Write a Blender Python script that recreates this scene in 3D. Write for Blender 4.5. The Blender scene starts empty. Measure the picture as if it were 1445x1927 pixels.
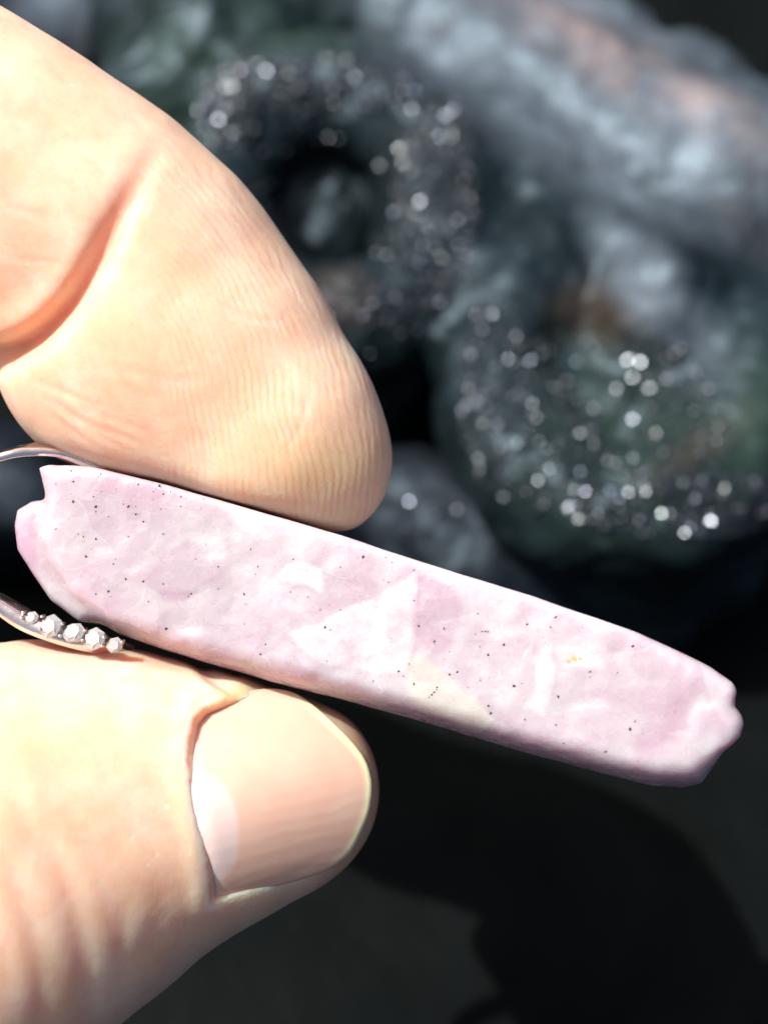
import bpy, bmesh, math, random
import numpy as np
from mathutils import Vector, Matrix, noise

# ------------------------------------------------------------------ camera
MM = 0.001
PITCH = math.radians(55)          # camera looks down this far below the horizon
DIST = 110.0                      # mm, lens to the plane in focus
PXMM = 27.8                       # photograph pixels per mm in that plane
CX, CY = 722.5, 963.5
CH = math.sin(PITCH) * 110.0      # mm, height of the focus point above the table
XC = np.array([1.0, 0.0, 0.0])
YC = np.array([0.0, math.sin(PITCH), math.cos(PITCH)])
ZC = np.array([0.0, -math.cos(PITCH), math.sin(PITCH)])
R3 = np.stack([XC, YC, ZC], 1)    # hand-held frame (x right, y up, z to the lens) -> world
ORG = np.array([0.0, 0.0, CH])

scene = bpy.context.scene
col = scene.collection
cam_d = bpy.data.cameras.new('camera')
cam = bpy.data.objects.new('camera', cam_d)
col.objects.link(cam)
scene.camera = cam
cam.location = Vector((ORG + ZC * DIST) * MM)
cam.rotation_euler = (math.pi / 2 - PITCH, 0, 0)
cam_d.sensor_fit = 'VERTICAL'
cam_d.sensor_height = 36.0
cam_d.lens = 36.0 * DIST / (1927 / PXMM)
cam_d.clip_start = 0.005
cam_d.clip_end = 50
cam_d.dof.use_dof = True
cam_d.dof.focus_distance = (DIST + 0.5) * MM
cam_d.dof.aperture_fstop = cam_d.lens / 2.5      # 2.5 mm wide pupil

# ------------------------------------------------------------------ light
SUN_C = np.array([-0.43, 0.58, 0.69]); SUN_C /= np.linalg.norm(SUN_C)
SUN = R3 @ SUN_C
world = bpy.data.worlds.new('World'); scene.world = world
world.use_nodes = True
wn = world.node_tree.nodes; wl = world.node_tree.links
wn.clear()
sky = wn.new('ShaderNodeTexSky'); sky.sky_type = 'NISHITA'; sky.sun_disc = False
sky.air_density = 0.5; sky.dust_density = 6.0; sky.ozone_density = 0.6
sky.sun_elevation = math.asin(SUN[2]); sky.sun_rotation = math.atan2(SUN[0], SUN[1])
bg = wn.new('ShaderNodeBackground'); bg.inputs[1].default_value = 0.12
wo = wn.new('ShaderNodeOutputWorld')
wl.new(sky.outputs[0], bg.inputs[0]); wl.new(bg.outputs[0], wo.inputs[0])
sun_d = bpy.data.lights.new('sun', 'SUN'); sun_d.energy = 4.2; sun_d.angle = math.radians(0.53)
sun_d.color = (1.0, 0.96, 0.91)
sun_o = bpy.data.objects.new('sun', sun_d); col.objects.link(sun_o)
sun_o.location = Vector(SUN * 1.5)
sun_o.rotation_euler = Vector(SUN).to_track_quat('Z', 'Y').to_euler()

vs = scene.view_settings
vs.view_transform = 'Standard'; vs.look = 'None'; vs.gamma = 1.0; vs.exposure = 0.5
vs.use_curve_mapping = False
scene.render.engine = 'CYCLES'
scene.cycles.use_denoising = True
try: scene.cycles.denoiser = 'OPENIMAGEDENOISE'
except Exception: pass
scene.cycles.max_bounces = 12
scene.cycles.transparent_max_bounces = 8
scene.cycles.caustics_reflective = False
scene.cycles.caustics_refractive = False

rng = np.random.default_rng(7)
random.seed(7)

# ------------------------------------------------------------------ helpers
def P(px, py, z=0.0):
    """mm point, z towards the lens, seen along the ray of a photograph pixel"""
    s = (DIST - z) / DIST
    return np.array([(px - CX) / PXMM * s, (CY - py) / PXMM * s, z])
def PS(px, py, s):                       # same, by distance from the lens
    return P(px, py, DIST - s)
def to_px(v):
    s = DIST / (DIST - v[:, 2])
    return np.stack([v[:, 0] * s * PXMM + CX, CY - v[:, 1] * s * PXMM], 1)
def to_world(v):
    return (np.asarray(v) @ R3.T + ORG) * MM
def height(p):                           # mm above the table
    return p @ np.array([R3[2, 0], R3[2, 1], R3[2, 2]]) + CH

def smin(a, b, k):
    h = np.maximum(k - np.abs(a - b), 0) / k
    return np.minimum(a, b) - h * h * k * 0.25
def smax(a, b, k):
    return -smin(-a, -b, k)
def cone(p, a, b, ra, rb):
    ba = b - a; L = float(ba @ ba) + 1e-9
    t = np.clip(((p - a) @ ba) / L, 0, 1)
    q = p - a - t[..., None] * ba
    return np.sqrt(np.einsum('...i,...i->...', q, q)) - (ra + t * (rb - ra))
def add_cone(D, xs, ys, zs, a, b, ra, rb, k, margin=4.0):
    """smooth-union a tapered capsule into the grid, touching only the cells near it"""
    R = max(ra, rb) + margin + k
    sl = []
    for ax, i in ((xs, 0), (ys, 1), (zs, 2)):
        i0 = np.searchsorted(ax, min(a[i], b[i]) - R); i1 = np.searchsorted(ax, max(a[i], b[i]) + R)
        if i1 <= i0: return
        sl.append(slice(i0, i1))
    x = (xs[sl[0]] - a[0]).astype(np.float32)[:, None, None]; y = (ys[sl[1]] - a[1]).astype(np.float32)[None, :, None]; z = (zs[sl[2]] - a[2]).astype(np.float32)[None, None, :]
    ba = (b - a).astype(np.float32); L = float(ba @ ba)
    if L < 1e-6:
        d = np.sqrt(x * x + y * y + z * z) - np.float32(ra)
    else:
        t = np.clip((x * ba[0] + y * ba[1] + z * ba[2]) / np.float32(L), 0, 1)
        d = np.sqrt((x - t * ba[0]) ** 2 + (y - t * ba[1]) ** 2 + (z - t * ba[2]) ** 2) - (np.float32(ra) + t * np.float32(rb - ra))
    sl = tuple(sl)
    D[sl] = smin(D[sl], d.astype(np.float32), np.float32(k))
def poly_sd(q, poly):
    """signed distance to a closed 2D polygon, negative inside"""
    poly = np.asarray(poly, float)
    d = np.full(q.shape[:-1], 1e9); inside = np.zeros(q.shape[:-1], bool)
    n = len(poly)
    for i in range(n):
        a = poly[i]; b = poly[(i + 1) % n]; e = b - a
        w = q - a
        t = np.clip((w @ e) / (e @ e + 1e-12), 0, 1)
        r = w - t[..., None] * e
        d = np.minimum(d, np.einsum('...i,...i->...', r, r))
        c1 = (a[1] <= q[..., 1]) != (b[1] <= q[..., 1])
        with np.errstate(divide='ignore', invalid='ignore'):
            xi = a[0] + (q[..., 1] - a[1]) * e[0] / (e[1] if abs(e[1]) > 1e-12 else 1e-12)
        inside ^= c1 & (q[..., 0] < xi)
    d = np.sqrt(d)
    return np.where(inside, -d, d)
def line_d(q, pts):
    """distance to an open 2D polyline and the fraction along it"""
    pts = np.asarray(pts, float)
    best = np.full(q.shape[:-1], 1e9); frac = np.zeros(q.shape[:-1]); side = np.zeros(q.shape[:-1])
    seg = np.linalg.norm(np.diff(pts, axis=0), axis=1); cum = np.r_[0, np.cumsum(seg)]
    for i in range(len(pts) - 1):
        e = pts[i + 1] - pts[i]; w = q - pts[i]
        t = np.clip((w @ e) / (e @ e), 0, 1)
        r = w - t[..., None] * e
        d = np.sqrt(np.einsum('...i,...i->...', r, r)); m = d < best
        best = np.where(m, d, best); frac = np.where(m, (cum[i] + t * seg[i]) / cum[-1], frac)
        side = np.where(m, np.sign(w[..., 0] * e[1] - w[..., 1] * e[0]), side)
    return best, frac, side
def smooth_line(pts, n=8):
    """Catmull-Rom through the points"""
    p = np.asarray(pts, float); p = np.vstack([2 * p[0] - p[1], p, 2 * p[-1] - p[-2]])
    out = []
    for i in range(1, len(p) - 2):
        for t in np.linspace(0, 1, n, endpoint=False):
            out.append(0.5 * (2 * p[i] + (p[i + 1] - p[i - 1]) * t + (2 * p[i - 1] - 5 * p[i] + 4 * p[i + 1] - p[i + 2]) * t * t
                              + (3 * p[i] - p[i - 1] - 3 * p[i + 1] + p[i + 2]) * t ** 3))
    out.append(p[-2])
    return np.array(out)

def surface_nets(D, xs, ys, zs):
    """quad surface of the zero level of D on a rectilinear grid"""
    S = D < 0
    cnt = np.zeros(tuple(n - 1 for n in D.shape), np.int8)
    for i in (0, 1):
        for j in (0, 1):
            for k in (0, 1):
                cnt += S[i:S.shape[0] - 1 + i, j:S.shape[1] - 1 + j, k:S.shape[2] - 1 + k]
    act = (cnt > 0) & (cnt < 8)
    ii, jj, kk = np.nonzero(act)
    idx = np.full(act.shape, -1, np.int32); idx[ii, jj, kk] = np.arange(len(ii))
    corner = [(i, j, k) for i in (0, 1) for j in (0, 1) for k in (0, 1)]
    val = np.stack([D[ii + a, jj + b, kk + c] for a, b, c in corner], 1).astype(float)
    pos = [np.stack([xs[ii + a], ys[jj + b], zs[kk + c]], 1) for a, b, c in corner]
    acc = np.zeros((len(ii), 3)); n = np.zeros(len(ii))
    for m in range(8):
        for o in range(m + 1, 8):
            if sum(abs(corner[m][q] - corner[o][q]) for q in range(3)) != 1: continue
            cr = (val[:, m] < 0) != (val[:, o] < 0)
            t = np.where(cr, val[:, m] / np.where(cr, val[:, m] - val[:, o], 1), 0)
            acc += np.where(cr[:, None], pos[m] + t[:, None] * (pos[o] - pos[m]), 0); n += cr
    V = acc / n[:, None]
    F = []
    for ax in range(3):
        sl0 = [slice(1, -1)] * 3; sl1 = [slice(1, -1)] * 3
        sl0[ax] = slice(0, -1); sl1[ax] = slice(1, None)
        a = S[tuple(sl0)]; b = S[tuple(sl1)]
        for flip, m in ((0, a & ~b), (1, ~a & b)):
            e = np.array(np.nonzero(m)).T
            if not len(e): continue
            off = np.ones(3, int); off[ax] = 0
            e = e + off
            u, w = [(1, 2), (2, 0), (0, 1)][ax]
            def cell(du, dw):
                c = e.copy(); c[:, u] -= du; c[:, w] -= dw
                return idx[c[:, 0], c[:, 1], c[:, 2]]
            q = np.stack([cell(1, 1), cell(0, 1), cell(0, 0), cell(1, 0)], 1)
            F.append(q[:, ::-1] if flip else q)
    F = np.vstack(F)
    return V, F[(F >= 0).all(1)]
def relax(V, F, it=2, lam=0.5):
    e = np.vstack([F[:, [0, 1]], F[:, [1, 2]], F[:, [2, 3]], F[:, [3, 0]]])
    for k in range(it):
        acc = np.zeros_like(V); n = np.zeros(len(V))
        for c in range(3):
            acc[:, c] = np.bincount(e[:, 0], V[e[:, 1], c], len(V)) + np.bincount(e[:, 1], V[e[:, 0], c], len(V))
        n = np.bincount(e[:, 0], minlength=len(V)) + np.bincount(e[:, 1], minlength=len(V))
        V = V + lam * (acc / np.maximum(n, 1)[:, None] - V)
    return V
def normals(V, F):
    fn = np.cross(V[F[:, 2]] - V[F[:, 0]], V[F[:, 3]] - V[F[:, 1]])
    N = np.zeros_like(V)
    for c in range(3):
        for k in range(4):
            N[:, c] += np.bincount(F[:, k], fn[:, c], len(V))
    return N / np.maximum(np.linalg.norm(N, axis=1, keepdims=True), 1e-12)
def vnoise(p, seed=0, cells=64):
    """smooth value noise for arrays of points, range about -1..1"""
    r = np.random.default_rng(seed).uniform(-1, 1, (cells, cells, cells)).astype(np.float32)
    f = np.floor(p).astype(int); t = p - f; t = t * t * (3 - 2 * t)
    out = 0
    for i in (0, 1):
        for j in (0, 1):
            for k in (0, 1):
                w = (t[:, 0] if i else 1 - t[:, 0]) * (t[:, 1] if j else 1 - t[:, 1]) * (t[:, 2] if k else 1 - t[:, 2])
                out = out + w * r[(f[:, 0] + i) % cells, (f[:, 1] + j) % cells, (f[:, 2] + k) % cells]
    return out
def axis_coords(lo, f0, f1, hi, fine, coarse):
    """fine steps between f0 and f1, growing to coarse ones outside"""
    a = list(np.arange(f0, f1 + fine, fine)); st = fine
    while a[-1] < hi: st = min(st * 1.15, coarse); a.append(a[-1] + st)
    st = fine; b = []
    x = f0
    while x > lo: st = min(st * 1.15, coarse); x -= st; b.append(x)
    return np.array(b[::-1] + a)

def mesh_obj(name, V, F, mat, parent=None, attrs=None, smooth=True, base=None, world_space=False):
    """V in mm in the hand-held frame; base = world origin of the object in metres"""
    W = np.asarray(V, float) if world_space else to_world(V)
    if base is None: base = np.zeros(3)
    pw = np.zeros(3)
    o_par = parent
    while o_par is not None:
        pw = pw + np.array(o_par.location); o_par = o_par.parent
    me = bpy.data.meshes.new(name)
    F = F.tolist() if isinstance(F, np.ndarray) else F
    me.from_pydata((W - pw - base).tolist(), [], F)
    me.update()
    if smooth: me.polygons.foreach_set('use_smooth', [True] * len(me.polygons))
    for k, a in (attrs or {}).items():
        at = me.attributes.new(k, 'FLOAT', 'POINT'); at.data.foreach_set('value', np.asarray(a, np.float32))
    me.materials.append(mat)
    o = bpy.data.objects.new(name, me); col.objects.link(o)
    o.location = Vector(base)
    if parent is not None: o.parent = parent
    return o
def empty(name, loc, label, cat, group=None):
    o = bpy.data.objects.new(name, None); col.objects.link(o)
    o.empty_display_size = 0.01; o.location = Vector(loc)
    o['label'] = label; o['category'] = cat
    if group: o['group'] = group
    return o

class NT:
    """small node-tree writer"""
    def __init__(s, name):
        s.m = bpy.data.materials.new(name); s.m.use_nodes = True
        s.t = s.m.node_tree; s.t.nodes.clear()
        s.out = s.t.nodes.new('ShaderNodeOutputMaterial'); s.b = s.t.nodes.new('ShaderNodeBsdfPrincipled')
        s.t.links.new(s.b.outputs[0], s.out.inputs[0])
        s.tc = s.t.nodes.new('ShaderNodeTexCoord')
    def put(s, sock, v):
        if hasattr(v, 'is_output'): s.t.links.new(v, sock)
        elif v is not None:
            if isinstance(v, (tuple, list)) and len(v) == 3 and len(getattr(sock, 'default_value', [0] * 3)) == 4: v = (*v, 1)
            sock.default_value = v
    def set(s, **k):
        for n, v in k.items(): s.put(s.b.inputs[n.replace('_', ' ')], v)
    def attr(s, n):
        a = s.t.nodes.new('ShaderNodeAttribute'); a.attribute_name = n; return a.outputs['Fac']
    def math(s, op, a, b=0.0, c=None, clamp=False):
        n = s.t.nodes.new('ShaderNodeMath'); n.operation = op; n.use_clamp = clamp
        s.put(n.inputs[0], a); s.put(n.inputs[1], b)
        if c is not None: s.put(n.inputs[2], c)
        return n.outputs[0]
    def noise(s, scale, detail=3, rough=0.55, dist=0.0, vec=None):
        n = s.t.nodes.new('ShaderNodeTexNoise'); s.put(n.inputs['Vector'], vec or s.tc.outputs['Object'])
        n.inputs['Scale'].default_value = scale; n.inputs['Detail'].default_value = detail
        n.inputs['Roughness'].default_value = rough; n.inputs['Distortion'].default_value = dist
        return n.outputs['Fac']
    def voronoi(s, scale, feature='F1', rand=1.0, out='Distance', vec=None):
        n = s.t.nodes.new('ShaderNodeTexVoronoi'); s.put(n.inputs['Vector'], vec or s.tc.outputs['Object'])
        n.feature = feature; n.inputs['Scale'].default_value = scale; n.inputs['Randomness'].default_value = rand
        return n.outputs[out]
    def ramp(s, f, *stops):
        n = s.t.nodes.new('ShaderNodeValToRGB'); e = n.color_ramp.elements
        while len(e) < len(stops): e.new(0.5)
        for q, (x, c) in zip(e, stops):
            q.position = x; q.color = (*c, 1) if isinstance(c, tuple) else (c, c, c, 1)
        s.put(n.inputs[0], f); return n.outputs[0]
    def mix(s, f, a, b, mode='MIX'):
        n = s.t.nodes.new('ShaderNodeMix'); n.data_type = 'RGBA'; n.blend_type = mode
        s.put(n.inputs[0], f); s.put(n.inputs[6], a); s.put(n.inputs[7], b); return n.outputs[2]
    def bump(s, h, dist, strength=1.0, prev=None):
        n = s.t.nodes.new('ShaderNodeBump'); n.inputs['Distance'].default_value = dist
        n.inputs['Strength'].default_value = strength
        s.put(n.inputs['Height'], h)
        if prev is not None: s.put(n.inputs['Normal'], prev)
        return n.outputs[0]

# ------------------------------------------------------------------ materials
def skin_material():
    n = NT('skin')
    big = n.noise(180, 4, 0.6); fine = n.noise(900, 3, 0.6); mott = n.noise(420, 3, 0.6, 0.6)
    c = n.ramp(big, (0.30, (0.79, 0.50, 0.335)), (0.52, (0.83, 0.575, 0.42)), (0.72, (0.85, 0.65, 0.50)))
    c = n.mix(n.math('MULTIPLY', n.ramp(mott, (0.45, 0.0), (0.75, 1.0)), 0.5), c, (0.78, 0.43, 0.31))
    fleck = n.math('MULTIPLY', n.ramp(n.voronoi(620), (0.05, 1.0), (0.14, 0.0)), n.ramp(n.noise(150, 2), (0.50, 0.0), (0.62, 1.0)))
    c = n.mix(n.math('MULTIPLY', fleck, 0.55), c, (0.90, 0.82, 0.72))
    c = n.mix(n.ramp(fine, (0.35, 0.25), (0.5, 0.0)), c, (0.72, 0.44, 0.29))
    c = n.mix(n.math('MULTIPLY', n.attr('shade_flush'), 0.55), c, (0.72, 0.32, 0.18))  # reddish skin tone, partly warm shade put into the colour
    c = n.mix(n.math('MULTIPLY', n.attr('callus'), 0.5), c, (0.74, 0.53, 0.20))
    c = n.mix(n.math('MULTIPLY', n.attr('pale'), 0.9), c, (0.88, 0.78, 0.66))
    ph = n.attr('ridge_phase'); msk = n.attr('ridge_mask')
    wob = n.math('ADD', n.math('MULTIPLY', n.math('SUBTRACT', n.noise(130, 2), 0.5), 3.2), n.math('MULTIPLY', n.math('SUBTRACT', n.noise(700, 2), 0.5), 0.7))
    rid = n.math('SINE', n.math('MULTIPLY', n.math('ADD', ph, wob), 6.2832))
    gaps = n.ramp(n.noise(420, 3), (0.32, 0.05), (0.62, 1.0))
    rh = n.math('MULTIPLY', n.math('MULTIPLY', rid, msk), gaps)
    c = n.mix(n.math('MULTIPLY', n.math('MAXIMUM', rh, 0.0), 0.10), c, (0.90, 0.78, 0.64))
    n.set(Base_Color=c, Subsurface_Weight=0.85, Subsurface_Radius=(1.0, 0.32, 0.13), Subsurface_Scale=0.0044, Subsurface_Anisotropy=0.3,
          Roughness=n.ramp(fine, (0.3, 0.38), (0.7, 0.56)), IOR=1.42, Specular_IOR_Level=0.2)
    b1 = n.bump(rh, 0.00003, 0.5)
    cr = n.voronoi(1500, 'DISTANCE_TO_EDGE')
    b2 = n.bump(n.ramp(cr, (0.0, 0.0), (0.12, 1.0)), 0.000025, 0.3, b1)
    b3 = n.bump(n.noise(1300, 4, 0.65), 0.00009, 0.35, b2)
    n.set(Normal=b3)
    return n.m
def nail_material():
    n = NT('nail')
    L = n.attr('lunula'); E = n.attr('free_edge'); T = n.attr('along')
    streak = n.noise(1.0, 3, 0.6)
    c = n.mix(n.math('MULTIPLY', L, 0.8), (0.76, 0.49, 0.37), (0.80, 0.67, 0.65))
    c = n.mix(n.math('MULTIPLY', n.ramp(n.noise(300, 2), (0.4, 0.0), (0.7, 1.0)), 0.3), c, (0.80, 0.62, 0.50))
    c = n.mix(E, c, (0.88, 0.80, 0.52))
    st = n.math('SINE', n.math('MULTIPLY', n.math('ADD', n.attr('across'), n.math('MULTIPLY', n.noise(350, 1), 0.06)), 95.0))
    n.set(Base_Color=c, Subsurface_Weight=0.7, Subsurface_Radius=(1.0, 0.42, 0.28), Subsurface_Scale=0.0005,
          Roughness=0.30, IOR=1.5, Specular_IOR_Level=0.5, Coat_Weight=0.15, Coat_Roughness=0.3)
    b = n.bump(n.math('MULTIPLY', st, n.noise(500, 2)), 0.000010, 0.5)
    n.set(Normal=n.bump(n.noise(1500, 3), 0.00004, 0.3, b))
    return n.m
def stone_material():
    n = NT('pale_pink_crystal')
    cl = n.noise(130, 4, 0.55, 0.8); sm = n.noise(420, 4, 0.6, 0.4)
    c = n.ramp(cl, (0.30, (0.441, 0.347, 0.399)), (0.50, (0.467, 0.403, 0.438)), (0.68, (0.499, 0.460, 0.477)))
    c = n.mix(n.math('MULTIPLY', n.ramp(sm, (0.48, 0.0), (0.70, 1.0)), 0.45), c, (0.529, 0.495, 0.511))
    # cleavage flakes inside the crystal, some clearer and pinker, some milky
    wv = n.t.nodes.new('ShaderNodeTexNoise'); wv.inputs['Scale'].default_value = 160; n.put(wv.inputs['Vector'], n.tc.outputs['Object'])
    vm = n.t.nodes.new('ShaderNodeVectorMath'); vm.operation = 'MULTIPLY_ADD'; n.put(vm.inputs[0], wv.outputs['Color']); vm.inputs[1].default_value = (0.004,) * 3; n.put(vm.inputs[2], n.tc.outputs['Object'])
    fl = n.voronoi(230, 'F1', 1.0, 'Color', vm.outputs[0])
    fx = n.t.nodes.new('ShaderNodeSeparateColor'); n.put(fx.inputs[0], fl)
    c = n.mix(n.math('MULTIPLY', n.ramp(fx.outputs[0], (0.58, 0.0), (0.64, 1.0)), 0.25), c, (0.543, 0.518, 0.535))
    c = n.mix(n.math('MULTIPLY', n.ramp(fx.outputs[1], (0.70, 0.0), (0.76, 1.0)), 0.22), c, (0.447, 0.342, 0.402))
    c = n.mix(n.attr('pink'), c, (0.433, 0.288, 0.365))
    c = n.mix(n.math('MULTIPLY', n.attr('milky'), n.ramp(n.noise(380, 5, 0.7, 0.5), (0.36, 0.2), (0.56, 1.0))), c, (0.587, 0.566, 0.577))
    c = n.mix(n.attr('cream'), c, (0.526, 0.500, 0.435))
    ed = n.voronoi(230, 'DISTANCE_TO_EDGE', 1.0, 'Distance', vm.outputs[0])
    crack = n.math('MULTIPLY', n.ramp(ed, (0.0, 1.0), (0.022, 0.0)), n.ramp(n.noise(190, 2), (0.48, 0.0), (0.60, 1.0)))
    c = n.mix(n.math('MULTIPLY', crack, 0.30), c, (0.603, 0.585, 0.593))
    chips = n.ramp(n.noise(1500, 4, 0.75, 0.3), (0.62, 0.0), (0.70, 1.0))
    c = n.mix(n.math('MULTIPLY', chips, 0.30), c, (0.641, 0.624, 0.633))
    r = n.ramp(n.noise(600, 3), (0.35, 0.12), (0.65, 0.40))
    n.set(Base_Color=c, Subsurface_Weight=0.9, Subsurface_Radius=(1.0, 0.42, 0.60), Subsurface_Scale=0.004,
          Roughness=r, IOR=1.55, Specular_IOR_Level=0.7)
    fh = n.math('ADD', fx.outputs[2], n.math('MULTIPLY', crack, -0.10))
    b = n.bump(fh, 0.00009, 0.8)
    b = n.bump(n.voronoi(900), 0.00012, 0.35, b)
    b = n.bump(n.noise(1600, 5, 0.7), 0.00012, 0.5, b)
    n.set(Normal=b)
    return n.m
def simple(name, color, rough=0.5, metal=0.0, **k):
    n = NT(name); n.set(Base_Color=color, Roughness=rough, Metallic=metal, **k); return n.m
def metal_material():
    n = NT('polished_silver')
    n.set(Base_Color=n.ramp(n.noise(400, 3), (0.3, (0.80, 0.70, 0.64)), (0.7, (0.90, 0.84, 0.79))), Metallic=1.0,
          Roughness=n.ramp(n.noise(900, 3), (0.3, 0.12), (0.7, 0.28)))
    n.set(Normal=n.bump(n.noise(2500, 3), 0.00003, 0.4))
    return n.m
def rock_material(name, dark, mid, light, white, gloss):
    n = NT(name)
    a = n.noise(45, 6, 0.6, 1.2); b = n.noise(160, 5, 0.65, 0.6)
    c = n.ramp(a, (0.34, dark), (0.52, mid), (0.70, light))
    c = n.mix(n.math('MULTIPLY', n.ramp(b, (0.5, 0.0), (0.75, 1.0)), 0.5), c, light)
    c = n.mix(n.math('MULTIPLY', n.attr('green'), 0.85), c, n.ramp(b, (0.3, (0.012, 0.026, 0.019)), (0.7, (0.036, 0.064, 0.046))))
    c = n.mix(n.math('MULTIPLY', n.attr('rust'), 0.7), c, (0.055, 0.036, 0.024))
    w = n.math('MULTIPLY', n.attr('white'), n.ramp(n.noise(75, 5, 0.6, 0.8), (0.32, 0.22), (0.66, 0.85)))
    c = n.mix(w, c, n.ramp(n.noise(55, 3), (0.35, white), (0.55, (0.115, 0.145, 0.18)), (0.70, (0.19, 0.18, 0.19))))
    c = n.mix(n.math('MULTIPLY', n.attr('blush'), n.ramp(n.noise(70, 5, 0.65, 1.0), (0.38, 0.05), (0.62, 0.9))), c, (0.24, 0.195, 0.195))
    n.set(Base_Color=c, Roughness=n.ramp(b, (0.3, gloss), (0.7, gloss + 0.2)), IOR=1.5, Specular_IOR_Level=0.3, Specular_Tint=(0.62, 0.84, 1.0, 1.0))
    bb = n.bump(n.voronoi(500), 0.0004, 0.25)
    n.set(Normal=n.bump(n.noise(350, 5, 0.65), 0.0006, 0.3, bb))
    return n.m

M_SKIN = skin_material(); M_NAIL = nail_material(); M_STONE = stone_material(); M_METAL = metal_material()
M_GEM = simple('clear_cut_crystal', (0.66, 0.67, 0.68), 0.03, 0.0, IOR=1.9, Specular_IOR_Level=1.0, Transmission_Weight=0.5)
M_SPECK = simple('black_mineral', (0.03, 0.028, 0.03), 0.45)
M_OCHRE = simple('ochre_mineral', (0.62, 0.36, 0.10), 0.6)
M_ROCK = rock_material('dark_green_grey_rock', (0.0022, 0.0045, 0.0055), (0.0052, 0.0098, 0.0115), (0.013, 0.024, 0.030), (0.19, 0.24, 0.29), 0.34)
M_ROCK2 = rock_material('dark_blue_rock', (0.0022, 0.0028, 0.0045), (0.0045, 0.0062, 0.0095), (0.010, 0.014, 0.021), (0.16, 0.21, 0.27), 0.36)
def crystal_material():
    n = NT('glassy_druzy_crystal')
    oi = n.t.nodes.new('ShaderNodeObjectInfo')
    f = n.math('FRACT', n.math('ADD', oi.outputs['Random'], n.math('MULTIPLY', n.noise(900, 1), 4.0)))
    tint = n.ramp(f, (0.0, (0.45, 0.62, 1.0)), (0.3, (0.72, 0.86, 1.0)), (0.55, (1.0, 1.0, 1.0)), (0.75, (0.75, 1.0, 0.90)), (0.9, (0.80, 0.68, 1.0)), (1.0, (1.0, 0.86, 0.66)))
    n.set(Base_Color=(0.010, 0.016, 0.020), Roughness=0.21, IOR=1.6, Specular_IOR_Level=0.75, Specular_Tint=tint)
    return n.m
M_CRYS = crystal_material()

# ------------------------------------------------------------------ table
def make_table():
    n = NT('dark_slate')
    c = n.ramp(n.noise(26, 7, 0.68, 0.8), (0.35, (0.0006, 0.0014, 0.0014)), (0.65, (0.0019, 0.0036, 0.0036)))
    n.set(Base_Color=c, Roughness=n.ramp(n.noise(60, 4), (0.3, 0.55), (0.7, 0.75)), Specular_IOR_Level=0.06)
    n.set(Normal=n.bump(n.noise(220, 6, 0.65), 0.0006, 0.5))
    m = n.m
    N = 24; L = 1.2
    g = np.linspace(-L, L, N + 1)
    V = np.array([(x, y + 0.3, 0.0) for y in g for x in g])
    F = [(j * (N + 1) + i, j * (N + 1) + i + 1, (j + 1) * (N + 1) + i + 1, (j + 1) * (N + 1) + i) for j in range(N) for i in range(N)]
    o = mesh_obj('table', V, F, m, smooth=False, world_space=True)
    o['kind'] = 'structure'; o['label'] = 'dark slate table surface under the rocks'
make_table()

# ------------------------------------------------------------------ hand
TOP = [(65, 866), (165, 876), (300, 908), (500, 965), (640, 1006), (780, 1052), (900, 1090), (1000, 1120), (1100, 1155), (1200, 1190), (1280, 1225), (1340, 1255), (1385, 1285)]
BOT = [(85, 1100), (140, 1160), (200, 1190), (300, 1225), (400, 1255), (500, 1285), (640, 1320), (800, 1365), (900, 1395), (1000, 1425), (1150, 1465), (1240, 1488), (1300, 1492)]
SHEAR = np.array([0.05, -0.09])        # the slab runs back from the lens along (x, y) per mm of depth
def zfront(px):                        # depth of the slab's front face
    return 4.5 * np.clip((np.asarray(px, float) - 560) / 840, -0.15, 1.1)

NAIL = smooth_line([(361, 1359), (384, 1333), (422, 1318), (460, 1304), (494, 1297), (529, 1298), (561, 1308), (596, 1333), (628, 1362), (660, 1394), (686, 1429), (698, 1467),
        (698, 1502), (692, 1534), (680, 1563), (669, 1586), (654, 1609), (625, 1632), (582, 1650), (523, 1667), (465, 1685), (422, 1696), (397, 1699), (393, 1653), (384, 1603),
        (369, 1545), (358, 1487), (352, 1420), (361, 1359)], 4)[:-1]

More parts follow.
